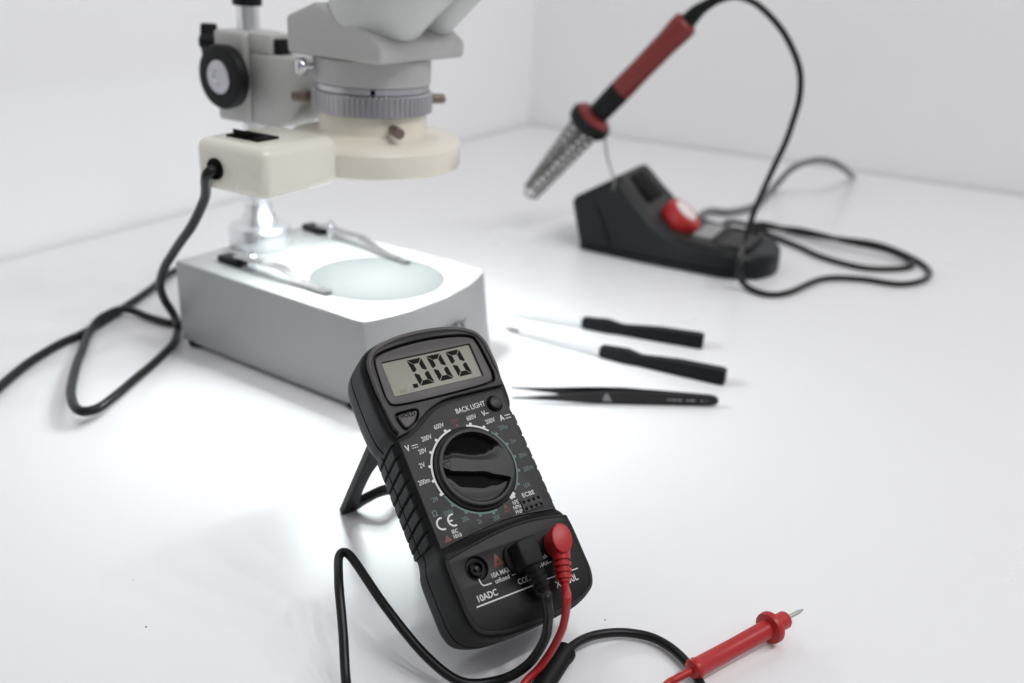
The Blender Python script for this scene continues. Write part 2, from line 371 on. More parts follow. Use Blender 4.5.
# CE mark from arcs
CE = []
def shift(pts, dx, dy): return [(x + dx, y + dy) for x, y in pts]
CE += [stroke(shift(arc(2.5, 75, 285), -24.6, -18.5), .75, zt), stroke(shift(arc(2.5, 75, 285), -19.2, -18.5), .75, zt), stroke([(-21.6, -18.5), (-19.6, -18.5)], .7, zt)]
W_ += [stroke(arc(20.4, 101, 200), .85, zt), stroke(arc(20.4, 78, 47), .85, zt), stroke(arc(20.5, -49, -59, 6), 1.5, zt)]
T_ += [stroke(arc(20.4, 43, -45), .75, zt), stroke(arc(20.4, -84, -158), .9, zt)]
for k in range(20):
    an = 90 - 18 * k
    d = plate(circ(21.2 * math.cos(R_(an)), 21.2 * math.sin(R_(an)), .72, 16), [], zt - .02, zt + .03)
    if k in (0, 9): RD.append(d)
    elif k in (19, 18, 17, 16, 15, 14, 1, 2, 8): W_.append(d)
    else: T_.append(d)
mo('off_lettering', text('OFF', 2.9, -0.2, 23.2, zt, .8, .01), 'pr', cp, smooth=False)
RD += [ stroke([(5.2, -22.4), (8.0, -22.4), (6.6, -20.0), (5.2, -22.4)], .45, zt), text('+', 2.6, 6.6, -18.9, zt)]
mo('hazard_mark', plate([(-26.8, -26.6), (-23.2, -26.4), (-25.0, -23.4)], [], zt - .02, zt + .02), 'pr', cp, smooth=False)
mo('conformity_mark', join_me(CE), 'pw', cp, smooth=False)
mo('white_printing', join_me(W_), 'pw', cp, smooth=False)
mo('teal_printing', join_me(T_), 'pt', cp, smooth=False)
mo('red_printing', join_me(RD), 'pr', cp, smooth=False)
mo('backlight_button', lathe([(.0031, 0), (.0031, .0022), (.0028, .0027), (.0018, .0030), (0, .0031)], 32, Matrix.Translation((.0226, .0266, 0))), 'blk')
mo('backlight_button_well', plate(circ(22.6, 26.6, 3.85), [circ(22.6, 26.6, 3.2)], 0.02, 0.1), 'void', cp)
# transistor socket
ts = mo('transistor_socket', plate(rrect(14.3, -25.4, 25.3, -19.6, .5, 3), [circ(15.7 + 2.68 * i, -21.1 - 3.1 * j, .72, 14) for i in range(4) for j in range(2)], .7, 1.2, .12), 'blk', cp)
mo('socket_holes', plate(rrect(14.8, -25.0, 24.8, -20.0, .5, 3), [], .72, .78), 'void', ts)

# rotary dial
dz = .001
dial = mo('rotary_dial', lathe([(0, -10.9 * dz), (.0171, -10.9 * dz), (.0171, .62 * dz), (.0194, .7 * dz), (.0194, 1.3 * dz), (.0190, 1.6 * dz), (.0184, 1.75 * dz), (.0181, 3.1 * dz), (.0177, 3.6 * dz), (.0170, 3.75 * dz), (.01655, 3.70 * dz), (.01655, -10.6 * dz), (0, -10.6 * dz)], 96), 'blk')
mo('dial_gap', lathe([(.0199, .66 * dz), (.0199, .74 * dz), (.0192, .76 * dz), (.0192, .66 * dz)], 96), 'void', dial)
def interp(tab, x):
    if x <= tab[0][0]: return tab[0][1]
    for (a0, b0), (a1, b1) in zip(tab, tab[1:]):
        if x <= a1: t = (x - a0) / (a1 - a0); t = t * t * (3 - 2 * t); return b0 + (b1 - b0) * t
    return tab[-1][1]
T_LO = [(-17.5, -.2), (-14.8, -2.0), (-12, -2.9), (-4, -2.7), (3, -2.3), (9, -3.5), (16.6, -4.4)]
T_UP = [(-17.5, .2), (-14.5, 2.0), (-11, 2.9), (0, 2.5), (16.6, 2.9)]
T_WV = [(-17.5, 1.2), (-14.5, 3.9), (-10.3, 5.5), (-1.5, 4.9), (3.6, 5.8), (7.4, 7.8), (10.5, 10.2), (13, 13), (16.6, 16.6)]
T_CV = [(-17.0, -2.2), (-13.9, -5.4), (-7.4, -9.2), (1.6, -9.4), (8.1, -7.8), (16.6, -4.8)]
def knob_z(u, v):
    r = math.hypot(u, v); lo_v, up_v, wv, cv = interp(T_LO, u), interp(T_UP, u), interp(T_WV, u), interp(T_CV, u)
    top = 3.75
    if lo_v <= v <= up_v: z = top
    elif v > up_v:
        wv = max(wv, up_v + .3)
        if v < wv: z = top - .9 * ss(up_v, wv, v) * (1 - .6 * ss(9, 13, u))
        else: z = -1.8 + (top - .9 + 1.8) * (1 - ss(wv, wv + 4.0, v))
    else:
        cv = min(cv, lo_v - .2)
        if v > lo_v - .3: z = -10 + (top + 10) * (1 - (lo_v - v) / .3)
        elif v > cv: z = -10 + 11.7 * ss(cv + .3, cv, v)
        else: z = 1.7 + .9 * ss(cv - 1, cv - 7, v)
    rim = ss(15.4, 16.3, r)
    return z * (1 - rim) + 3.72 * rim
ng = 124; gv = []; gf = []; gi = {}
TH = R_(-18.5); ct, st_ = math.cos(TH), math.sin(TH)
for ir in range(0, 101):
    r = 16.6 * ir / 100
    for k in range(300):
        an = 2 * PI * k / 300; u, v2_ = r * math.cos(an), r * math.sin(an)
        gv.append(((u * ct - v2_ * st_) * .001, (u * st_ + v2_ * ct) * .001, knob_z(u, v2_) * .001))
for ir in range(100):
    for k in range(300):
        k2 = (k + 1) % 300; gf.append((ir * 300 + k, (ir + 1) * 300 + k, (ir + 1) * 300 + k2, ir * 300 + k2))
_bm = bmesh.new(); _me = bpy.data.meshes.new('k'); _me.from_pydata(gv, [], gf); _bm.from_mesh(_me); bmesh.ops.remove_doubles(_bm, verts=_bm.verts, dist=1e-6)
mo('dial_grip', from_bm(_bm), 'blk', dial, angle=60)
def uv(u, v): return (u * ct - v * st_, u * st_ + v * ct)
mo('pointer_mark', join_me([stroke([uv(-16.4, .1), uv(-12.8, 1.9), uv(-12.8, -1.7), uv(-16.4, .1)], .35, 3.80)]), 'void', dial)

# socket panel (raised lower block)
lo = ins_half(2.4, -80, -35.0)
tc_ = [(p.x, p.y) for p in crom([(-30.3, -33.6, 0), (-18, -31.6, 0), (0, -29.6, 0), (16, -30.2, 0), (30.3, -33.0, 0)], 8)]
outl2 = tc_ + lo + [(-x, y) for x, y in lo[::-1][1:]]
sp = mo('socket_panel', plate(outl2, [circ(-19.6, -41.2, 4.9)], 3.0, 4.6, 0.5), 'spanel', angle=50)
# rim of the raised block
ro = [Vector((x * 1.012, y * 1.006 - .1, 4.1)) * .001 for x, y in outl2]; ro.append(ro[0])
mo('socket_panel_rim', sweep(ro, .0008, 8, False), 'blk', sp)
mo('jack_socket', lathe([(.0049, .0031), (.0048, .0034), (.0044, .0034), (.0044, .0031)], 32, Matrix.Translation((-.0196, -.0412, 0))), 'void', sp)
js = mo('jack_sleeve', lathe([(.0024, .0030), (.0024, .0052), (.0031, .0054), (.0034, .0051), (.0034, .0030)], 32, Matrix.Translation((-.0196, -.0412, 0))), 'rub', sp)
mo('jack_contact', lathe([(.0009, .0030), (.0009, .0046), (0, .0048)], 16, Matrix.Translation((-.0196, -.0412, 0))), 'blk', sp)
z4 = 4.64; W2 = []
W2 += [text('10A MAX', 2.9, -10.3, -46.3, z4, .8, .02), text('unfused', 2.7, -10.6, -48.9, z4, .85, .02), text('10ADC', 3.8, -20.0, -53.0, z4, .85, .05), text('COM', 3.3, -1.2, -52.6, z4, .85, .04)]
W2 += [stroke([(-20.6, -45.6), (-20.4, -47.6), (-19.8, -48.6), (-18.6, -48.8), (-15.8, -48.9)], .45, z4), stroke([(-5.8, -48.9), (14.5, -49.6)], .3, z4), stroke([(-26.2, -55.6), (1.6, -55.9)], .55, z4), stroke([(8.6, -55.6), (25.4, -56.2)], .45, z4)]
W2 += [text('VΩmA', 2.7, 10.6, -46.6, z4, .8, .01), text('MAX', 2.6, 10.6, -49.4, z4, .85, .01), text('XL830L', 4.2, 17.7, -59.4, z4, .88, .03)]
mo('socket_printing', join_me(W2), 'pw', sp, smooth=False)
mo('warning_triangle', plate([(-12.2, -43.4), (-7.0, -43.2), (-9.4, -37.8)], [[(-10.1, -42.2), (-8.8, -42.2), (-9.4, -40.4)]], z4 - .02, z4 + .02), 'pr', sp, smooth=False)
# kickstand: wide plate with an opening, hinged on the back
kh = Vector((0, 38, -31.5)); kf = Vector((0, 25.4, -114.5)); kd = kh - kf
KX = Vector((1, 0, 0)); KY = kd.normalized(); KZ = KX.cross(KY)
KM = Matrix((KX, KY, KZ)).transposed().to_4x4(); KM.translation = kf * .001
kl = kd.length
arch = [(p.x, p.y) for p in crom([(-14, 0, 0), (-10, 4.5, 0), (-4, 8.5, 0), (0, 9.3, 0), (4, 8.5, 0), (10, 4.5, 0), (14, 0, 0)], 5)]
hol = [(p.x, p.y) for p in crom([(-13, 10, 0), (-8, 12.6, 0), (0, 15.2, 0), (8, 12.6, 0), (13, 10, 0), (15, 16, 0), (14, kl - 34, 0), (0, kl - 30, 0), (-14, kl - 34, 0), (-15, 16, 0)], 5, True)]
mo('kickstand', plate([(-22, 0)] + arch + [(22, 0), (23, kl + 1), (-23, kl + 1)], [hol], -2.6, 1.6, .5, KM), 'rub')
# screws / seam shown at the side left out of view

# ------------------------------------------------------------------ black and red test leads
def plug_round(cx, cy, m):  # right angle plug with round cap
    z0 = 4.6
    sh = Matrix.Identity(4); sh[0][2] = -.16
    a_ = lathe([(.0043, z0 * .001), (.0045, .0056), (.0045, .0125), (.0047, .0132), (.0047, .0158), (.0045, .0166), (.0037, .0170), (0, .0171)], 40, Matrix.Translation(((cx + 1.9) * .001, cy * .001, 0)) @ sh @ Matrix.Rotation(R_(-18), 4, 'Z') @ Matrix.Diagonal((1.04, 1.38, 1, 1)))
    return a_
def relief(cx, cy, zc, m, n=3, r=3.6, dr=(0.02, -1, -.10), n0=10):
    # neck running towards -y with ribs
    prof = [(r * .98, 0), (r, n0 * .5), (r * .95, n0)]
    z = n0
    for k in range(n): prof += [(r * .70, z), (r * .70, z + 1.0), (r * (.98 - .04 * k), z + 1.2), (r * (.96 - .04 * k), z + 2.6)]; z += 2.6
    prof += [(r * .66, z), (r * .6, z + 1.6)]
    return lathe([(a * .001, b * .001) for a, b in prof], 24, frame((cx * .001, cy * .001, zc * .001), dr))
lead_b = empty('test_lead', ml(0, -41, 4.6), 'black test lead plugged into the middle socket, looping across the white table', 'test lead')
lead_r = empty('test_lead', ml(19.2, -41, 4.6), 'red test lead in the right socket, ending in a steel-tipped red probe', 'test lead')
obj('plug', join_me([plate([(-4.9, -49.0), (4.3, -49.3), (5.6, -38.6), (4.4, -37.6), (-3.6, -37.9), (-4.7, -38.8)], [], 4.65, 17.0, .9), lathe([(.0070, .0046), (.0070, .0066), (.006, .0072)], 32, Matrix.Translation((0, -.0430, 0)))]), M['rub'], lead_b, MF, angle=40)
obj('plug_relief', relief(.3, -46, 11.6, None, 3, 4.2, (.14, -1, -.06), 4.6), M['rub'], lead_b, MF)
obj('plug', plug_round(17.6, -43.2, None), M['red'], lead_r, MF)
obj('plug_relief', relief(17.4, -44.5, 12.2, None, 3, 3.9, (-.33, -1, -.06), 7), M['red'], lead_r, MF)
cb = [ml(2.2, -58, 10.9), ml(2.9, -62, 10.4), gz(546, 596, .050), gz(548.5, 612, .042), gz(547, 630, .031), gz(541, 647, .022), gz(526, 666, .013), gz(500, 680, .006), gz(462, 682, .006), gz(425, 655, .012), gz(385, 606, .023), gz(355, 562, .031),
      gz(344, 552, .033), gz(338.5, 560, .0325), gz(339, 585, .030), gz(343, 630, .020), gz(347, 690, .008), gz(365, 770, .0035), gz(480, 850, .0035), gz(680, 860, .0035), gz(745, 780, .0035), gz(712, 706, .0035), gz(688, 664, .0035), gz(660, 641, .003), gz(630, 633, .003), gz(600, 634, .004), gz(580, 641, .0055), gz(565, 652, .006)]
obj('cable', cable(cb, .0020, 12, 14, .3), M['cord'], lead_b)
cr_ = [ml(13.0, -58, 11.4), ml(12.0, -61, 11.2), gz(567, 596, .050), gz(566, 612, .042), gz(562, 629, .032), gz(553, 648, .021), gz(540, 667, .012), gz(523, 686, .007), gz(510, 722, .0035), gz(560, 775, .0035), gz(625, 745, .0035), gz(662, 690, .0045), gz(676, 679, .006), gz(693, 670, .0068)]
obj('cable', cable(cr_, .00165, 12, 14, .15), M['red'], lead_r)
def probe(parent, p0, p1, m, tip=True, r=.0042, flange=True):
    d = (p1 - p0); L = d.length; fm = frame(p0, d)
    prof = [(.0026, 0), (r * .98, .0006), (r * 1.08, .0012), (r * 1.08, .0035), (r * .98, .0042), (r * .94, L * .5), (r, L * .93), (r, L)]
    h = obj('probe_handle', lathe(prof, 28, fm), M[m], parent)
    if flange:
        obj('finger_guard', lathe([(r, L * .995 - .004), (r * 1.65, L - .0035), (r * 1.72, L - .0025), (r * 1.72, L - .0008), (r * 1.6, L), (r * .95, L + .0004), (r * .95, L + .0078), (r * .85, L + .0086), (0, L + .0088)], 28, fm), M[m], h)
    if tip:
        obj('probe_tip', lathe([(.0010, L + .008), (.0010, L + .0175), (.0004, L + .0205), (0, L + .0212)], 16, fm), M['steel'], parent)
probe(lead_r, gz(691, 671, .0068), gz(773, 626, .0078), 'red')
probe(lead_b, gz(566, 650, .0058), gz(470, 800, .0062), 'rub', r=.0046)

# ------------------------------------------------------------------ stereo microscope
FX = Vector((.846, -.533, 0)).normalized(); LX = Vector((-FX.y * -1, -FX.x, 0)) ; LX = Vector((FX.y, -FX.x, 0))   # LX = towards the camera's left
OX = Vector((-.100, .608, 0)); CX = Vector((-.197, .669, 0))
def fr(o, z=0): m = Matrix((FX, -LX, Vector((0, 0, 1)))).transposed().to_4x4(); m.translation = Vector((o.x, o.y, z)); return m
scope = empty('stereo_microscope', CX, 'grey stereo microscope on a pale rectangular stand with a round glass stage plate', 'microscope')
def so(name, me, m, parent=None, world=None, **k): return obj(name, me, M[m], parent or scope, world, **k)
ZB = .065
BL = Vector((-.2455, .621, 0)); BF = Vector((-.093, .523, 0)); BFr = Vector((-.0225, .640, 0)); BR = Vector((-.174, .735, 0))
top = [BL, BF]
mid = (BF + BFr) / 2 + FX * .013
cen = [(BF, 0), (BF * .75 + BFr * .25, .0090), (mid, 0), (BF * .25 + BFr * .75, .0090), (BFr, 0)]
fpts = [BF, BF * .87 + BFr * .13 + FX * .0058, BF * .75 + BFr * .25 + FX * .0098, mid, BF * .25 + BFr * .75 + FX * .0098, BF * .13 + BFr * .87 + FX * .0058, BFr]
def blk_base(z, grow, fgrow):
    c = (BL + BF + BFr + BR) / 4; out = []
    for p in [BL, BF - FX * .006] + [BF - FX * .0016 + (fpts[1] - BF).normalized() * .0014] + [BF + (fpts[1] - BF).normalized() * .006] + fpts[1:-1] + [BFr + (fpts[-2] - BFr).normalized() * .005, BFr - FX * .0014 + (fpts[-2] - BFr).normalized() * .0012, BFr - FX * .005, BR]:
        q = p - c; q = q * (1 + grow); u = q.dot(FX)
        out.append(c + q + FX * (fgrow * ss(0, .08, u)) + Vector((0, 0, z)))
    return out
lv = [blk_base(.004, .0, .009), blk_base(ZB - .002, 0, 0), blk_base(ZB - .0006, -.006, 0), blk_base(ZB, -.018, 0)]
n_ = len(lv[0]); vv = [p for r in lv for p in r]; ff = []
for i in range(len(lv) - 1):
    for k in range(n_): k2 = (k + 1) % n_; ff.append((i * n_ + k, i * n_ + k2, (i + 1) * n_ + k2, (i + 1) * n_ + k))
ff += [tuple(range(n_))[::-1], tuple((len(lv) - 1) * n_ + k for k in range(n_))]
basep = so('base', from_py(vv, ff), 'enamel', angle=30)
for p in (BL, BF, BFr, BR):
    q = p * .88 + (BL + BF + BFr + BR) / 4 * .12
    so('foot', lathe([(.008, 0), (.009, .001), (.009, .0045)], 24, Matrix.Translation((q.x, q.y, 0))), 'rub', basep)
stc = Vector((-.0975, .6075, 0))
stage = so('stage_plate', lathe([(.0475, ZB + .0001), (.0475, ZB + .0004), (.0470, ZB + .0007), (0, ZB + .0007)], 96, Matrix.Translation(stc)), 'stage')
# maker's lettering on the front of the base (illegible in the photo: short dark marks)
fd = (BFr - BF).normalized(); fmid = BF * .40 + BFr * .60 + FX * .0178
lm = frame(fmid - fd * .006 + Vector((0, 0, .042)), FX, fd)
me = text('XTX', 10.5, 0, 0, 0, 1.0, .3); me.transform(lm); so('base_lettering', me, 'pd', basep, smooth=False)
# clips
def clip(px, py, tx, ty):
    p0 = gz(px, py, ZB + .001); p1 = gz(tx, ty, ZB + .001); d = (p1 - p0); L = d.length; d.normalize(); s = Vector((-d.y, d.x, 0))
    prof = [(0 - .014, .0060, .0050), (0, .0062, .0050), (.012, .0066, .0048), (L * .40, .0075, .0045), (L * .58, .0032, .0040), (L * .70, .0016, .0037), (L * .98, .0010, .0034), (L, .0020, .0030)]
    v = []; f = []
    for x, z, w in prof:
        for sw in (-1, 1):
            for dz2 in (0, .0007): v.append(p0 + d * x + s * sw * w + Vector((0, 0, z + dz2)))
    for i in range(len(prof) - 1):
        a0 = i * 4; b0 = a0 + 4
        f += [(a0, a0 + 2, b0 + 2, b0), (a0 + 1, b0 + 1, b0 + 3, a0 + 3), (a0, b0, b0 + 1, a0 + 1), (a0 + 2, a0 + 3, b0 + 3, b0 + 2)]
    f += [(0, 1, 3, 2), tuple(len(v) - 4 + k for k in (0, 2, 3, 1))]
    c = so('stage_clip', from_py(v, f), 'steel', angle=40)
    so('clip_screw', lathe([(.0032, ZB), (.0032, ZB + .0075), (.0042, ZB + .0076), (.0042, ZB + .0105), (.0034, ZB + .0115), (.0015, ZB + .0116), (.0013, ZB + .0145), (0, ZB + .015)], 24, Matrix.Translation((p0.x, p0.y, 0))), 'chrome', c)
    so('clip_block', box(.022, .011, .0050, .0008, 2, frame(p0 - d * .020 + Vector((0, 0, .0015)), (0, 0, 1), d)), 'rub', c)
clip(252, 268, 330, 294); clip(331, 236, 409, 264)
# column
so('column', lathe([(.0225, ZB), (.0232, ZB + .001), (.0232, ZB + .014), (.0220, ZB + .0165), (.0140, ZB + .0175), (.0125, ZB + .024), (.0105, ZB + .027), (.0100, ZB + .034), (.0082, ZB + .035), (.0078, .236), (.0078, .2385)], 64, Matrix.Translation(CX)), 'satin')
so('column_cap', lathe([(.0080, .2380), (.0102, .2385), (.0102, .250), (.009, .252), (0, .252)], 40, Matrix.Translation(CX)), 'rub')
# focus block, arm
CM = fr(CX)
blkm = box(.032, .036, .062, .003, 3, None, (-.001, 0, .191))
so('focus_block', blkm, 'block', world=CM)
so('rack_cover', box(.006, .012, .010, .001, 2, None, (.0365, -.004, .2142)), 'rub', world=CM)
so('rack_housing', box(.0215, .024, .013, .0015, 2, None, (.0245, -.002, .2155)), 'block', world=CM)
so('arm', prism([(.0155, .160), (.040, .160), (.052, .166), (.066, .180), (.082, .190), (.082, .209), (.0155, .209)], -.0155, .0155, .0025), 'block', world=CM)
kn = CX + FX * .004 + LX * .020 + Vector((0, 0, .1925))
fk = so('focus_knob', lathe([(.006, -.004), (.006, .002), (.0195, .0025), (.0212, .004), (.0218, .0100), (.0208, .0118), (.0188, .0126), (.0118, .0123), (.0115, .0119), (0, .0119)], 72, frame(kn, LX, (0, 0, 1))), 'rub')
so('knob_disc', lathe([(.0112, .0120), (.0112, .0129), (.0104, .0135), (.0050, .0133), (.0046, .0125), (0, .0124)], 48, frame(kn, LX, (0, 0, 1))), 'alum', fk)
kb = CX - FX * .020 + LX * .006 + Vector((0, 0, .2125))
v = []; lob = []
for k in range(60):
    an = 2 * PI * k / 60; rr = 10.0 + 2.2 * math.cos(4 * an); lob.append((rr * math.cos(an), rr * math.sin(an)))
so('clamp_knob', join_me([plate(lob, [], 4, 15, 1.2, frame(kb, -FX + LX * .8, (0, 0, 1))), lathe([(.0045, -.006), (.0045, .006)], 20, frame(kb, -FX + LX * .8, (0, 0, 1)))]), 'rub')
# head
OM = fr(OX)
def hx(v): return v
prof = [(-.035, .2160), (.042, .2160), (.0425, .2265), (.034, .2325), (.006, .2420), (-.010, .2480), (-.035, .2385)]
head = so('head', prism(prof, -.041, .043, .003, 3), 'head', world=OM)
so('nosepiece', lathe([(.0370, .1995), (.0378, .2000), (.0378, .2152), (.034, .2158)], 72, None), 'head', world=OM)
so('head_gap', lathe([(.0345, .2150), (.0352, .2164)], 64, None), 'void', world=OM)
so('clamp_ring', lathe([(.0362, .1950), (.0368, .1955), (.0368, .1990), (.0360, .1996)], 72, None), 'alum', world=OM)
so('clamp_hole', lathe([(.0016, 0), (.0016, .0012), (0, .0012)], 16, frame(OX + Vector((.006, -.0362, .1972)), (.16, -1, 0))), 'void')
v = []; f = []; nk = 68
for zi, (rz, dr) in enumerate(((.1815, -.0010), (.1820, 0), (.1940, 0), (.1948, -.0008))):
    for k in range(nk * 4):
        an = 2 * PI * k / (nk * 4); rr = .0383 + dr + (.0006 if (k % 4) < 2 else -.0005) * (1 if zi in (1, 2) else 0)
        v.append((rr * math.cos(an), rr * math.sin(an), rz))
N4 = nk * 4
for i in range(3):
    for k in range(N4): k2 = (k + 1) % N4; f.append((i * N4 + k, i * N4 + k2, (i + 1) * N4 + k2, (i + 1) * N4 + k))
f += [tuple(range(N4))[::-1], tuple(3 * N4 + k for k in range(N4))]
so('knurled_ring', from_py(v, f), 'alum', world=OM, angle=25)
dm = (FX * -.55 + LX * .83).normalized()
so('locking_screw', lathe([(.002, -.004), (.002, .004), (.0052, .0045), (.0056, .006), (.0056, .0085), (.0048, .0100), (.0035, .0092), (0, .0092)], 28, frame(OX + dm * .0385 + Vector((0, 0, .2085)), dm)), 'chrome')
# eyepiece tubes
dt = (FX * .74 + Vector((0, 0, .67))).normalized()
p = OX + LX * .013 + FX * .009 + Vector((0, 0, .2390))
so('eyepiece_tube', lathe([(.026, -.004), (.0275, -.002), (.0288, .002), (.0295, .070), (.027, .072)], 64, frame(p, dt)), 'tube', head)
p = OX - LX * .028 + FX * .019 + Vector((0, 0, .2315))
so('eyepiece_tube', lathe([(.011, -.002), (.0125, .0), (.0130, .002), (.0130, .080)], 48, frame(p, dt)), 'tube', head)

# ------------------------------------------------------------------ ring lamp under the objective
lampz = .147
lamp = empty('ring_light', OX + Vector((0, 0, lampz)), 'cream plastic ring lamp with switch box, clamped below the microscope lens and shining down', 'ring lamp')
AX = Vector((math.cos(R_(240)), math.sin(R_(240)), 0)); PX = Vector((-AX.y, AX.x, 0))
LM = Matrix((AX, PX, Vector((0, 0, 1)))).transposed().to_4x4(); LM.translation = OX
def lo_(name, me, m, parent=None, world=None, **k): return obj(name, me, M[m], parent or lamp, world if world is not None else LM, **k)
lo_('ring_housing', lathe([(.0300, .1475), (.0555, .1468), (.0580, .1480), (.0588, .1500), (.0585, .1620), (.0560, .1650), (.0530, .1668), (.0480, .1678), (.0362, .1700), (.0355, .1712), (.0352, .1815), (.0300, .1817)], 96), 'ring')
hb = lo_('switch_box', join_me([box(.064, .056, .030, .0070, 5, None, (.085, -.010, .1588)), box(.030, .044, .017, .004, 3, None, (.050, -.008, .1560))]), 'cream')
neck = [(p.x, p.y) for p in crom([(64, -37.2, 0), (56, -35.6, 0), (50, -34.6, 0), (45, -36.6, 0), (38, -43.5, 0)], 6)] + [(22, -36), (22, 16), (64, 16)]
lo_('lamp_neck', plate(neck, [], 148, 165.5, 2.2), 'ring')
lo_('power_switch', join_me([box(.017, .026, .002, .0006, 2, None, (.095, -.012, .1742)), prism([(.088, .1748), (.102, .1748), (.103, .1790), (.096, .1765)], -.020, -.006, .0005)]), 'void', hb)
lo_('cord_grommet', lathe([(.0062, -.001), (.0062, .0012), (.0055, .0018), (.0030, .0015), (0, .0012)], 32, frame((.117, -.020, .1575), (1, 0, 0))), 'void', hb)
for an, sz, dl in ((-62, .1755, 0), (38, .187, .004), (172, .187, .004)):
    d = Vector((math.cos(R_(an)), math.sin(R_(an)), 0)); q = OX + d * (.034 + dl) + Vector((0, 0, sz))
    s = obj('thumb_screw', lathe([(.0018, 0), (.0018, .006), (.0034, .0062), (.0034, .0165), (.0028, .0172), (0, .0172)], 20, frame(q, d + Vector((0, 0, -.05)))), M['brass'], lamp)
lv_ = []
for k in range(30):
    an = 2 * PI * k / 30
    lv_.append(lathe([(0, .1466), (.0020, .1464), (.0024, .1468)], 12, Matrix.Translation((.0455 * math.cos(an), .0455 * math.sin(an), 0))))
lo_('led_ring', join_me(lv_), 'led')
g0 = LM @ Vector((.1175, -.020, .1575))
cl = [g0 - AX * .004, g0 + AX * .006 + Vector((0, 0, -.002)), at(205, 198, .530), at(190, 228, .550), at(172, 255, .575), at(161, 276, .592), at(162, 294, .605), at(172, 312, .618), gz(178, 326, .007), gz(174, 342, .004), gz(155, 362, .006), gz(125, 388, .009), gz(100, 407, .0095), gz(82, 411, .009),
      gz(72, 402, .008), gz(72, 385, .006), gz(80, 355, .004), gz(90, 331, .004), gz(104, 316, .0075), gz(124, 309, .0075), gz(148, 317, .004), gz(170, 323, .003), gz(186, 323, .0028), gz(205, 322, .0028)]
obj('cable', cable(cl, .0030, 12, 14), M['cord'], lamp)
pcord = [gz(230, 250, .004), gz(200, 262, .004), gz(172, 272, .0035), gz(150, 290, .0035), gz(123, 308, .003), gz(90, 330, .003), gz(60, 344, .003), gz(33, 360, .003), gz(0, 387, .003), gz(-60, 445, .003), gz(-140, 540, .003)]
o = obj('power_cord', cable(pcord, .0031, 12, 14), M['cord']); o['label'] = 'thick black power cord running from behind the microscope stand to the left edge'; o['category'] = 'power cord'

# ------------------------------------------------------------------ soldering station
SA = Vector((.0637, .9166, 0)); SD = Vector((.8985, -.4389, 0)); SW = Vector((.4389, .8985, 0))
SM = Matrix((SD, SW, Vector((0, 0, 1)))).transposed().to_4x4(); SM.translation = SA
stn = empty('soldering_station', SA + SD * .09 + SW * .05, 'black wedge-shaped soldering station with a red knob on its sloping top', 'soldering station')
def sto(name, me, m, parent=None, world=None, **k): return obj(name, me, M[m], parent or stn, world if world is not None else SM, **k)
# lofted body: sections across the length; (s, z top, w near, w far)
secs = [(-.013, .052, .006, .096), (-.009, .0555, .003, .099), (.028, .0775, .004, .098), (.034, .0790, .004, .098), (.040, .0745, .003, .099), (.052, .0625, .002, .101), (.072, .0450, 0, .103), (.092, .0325, 0, .105), (.110, .0275, 0, .106), (.150, .0260, .000, .104), (.170, .0250, .003, .100), (.185, .0235, .014, .088), (.193, .0215, .030, .072), (.196, .0190, .044, .058)]
v = []; f = []
for s, zt_, w0, w1 in secs:
    b0 = .004 if s > 0 else .004
    lean = .004
    s_b = s if s > .001 else s + .012
    row = [(s_b, w0 - .003 if 0 < s < .17 else w0, .001), (s_b, w0 - .003 if 0 < s < .17 else w0, .006), (s, w0 + .001, zt_ - .0045), (s, w0 + .0055, zt_), (s, w1 - .0055, zt_), (s, w1 - .001, zt_ - .0045), (s_b, w1 + .003 if 0 < s < .17 else w1, .006), (s_b, w1 + .003 if 0 < s < .17 else w1, .001)]
    v += row
for i in range(len(secs) - 1):
    for k in range(8): k2 = (k + 1) % 8; f.append((i * 8 + k, i * 8 + k2, (i + 1) * 8 + k2, (i + 1) * 8 + k))
f += [tuple(range(8)), tuple((len(secs) - 1) * 8 + k for k in range(8))[::-1]]
sb = sto('body', from_py(v, f), 'sblk', angle=28)
# sloping top cover in a lighter grey
tv = []; tf = []
ts_ = [x for x in secs if x[0] >= .028 and x[0] <= .17]
for s, zt_, w0, w1 in ts_: tv += [(s, w0 + .0075, zt_ + .0002), (s, w1 - .0075, zt_ + .0002), (s, w0 + .0085, zt_ + .0016), (s, w1 - .0085, zt_ + .0016)]
for i in range(len(ts_) - 1):
    a0 = i * 4; b0 = a0 + 4; tf += [(a0 + 2, a0 + 3, b0 + 3, b0 + 2), (a0, a0 + 2, b0 + 2, b0), (a0 + 3, a0 + 1, b0 + 1, b0 + 3)]
sto('top_cover', from_py(tv, tf), 'stop', angle=40)
sl = Vector((.062, 0, -.049)).normalized(); sn = Vector((.049, 0, .062)).normalized()
sto('switch_window', box(.034, .042, .003, .0006, 2, frame(Vector((.050, .050, .0665)) + sn * .0005, sn, sl)), 'void')
kc = Vector((.0890, .044, .0355)) + sn * .001
tk = sto('temperature_knob', lathe([(.021, 0), (.0215, .002), (.0208, .012), (.0190, .0145), (.0125, .0155), (0, .0146)], 56, frame(kc, sn)), 'red')
sto('knob_disc', lathe([(.0135, .0140), (.0130, .0158), (.009, .0166), (0, .0167)], 40, frame(kc + sl * -.002, sn)), 'knob_glint', tk)  # pale disc stands in for the highlight on the red knob's top
sto('sponge', box(.020, .050, .004, .001, 2, None, (.122, .052, .0295)), 'sponge')
sto('front_tray', plate(rrect(136, 14, 172, 90, 10, 5), [rrect(140, 18, 168, 86, 8, 5)], 26.5, 29.5, .6), 'sblk')
sto('tray_slot', box(.004, .060, .0012, .0003, 1, None, (.1335, .052, .0283)), 'void')
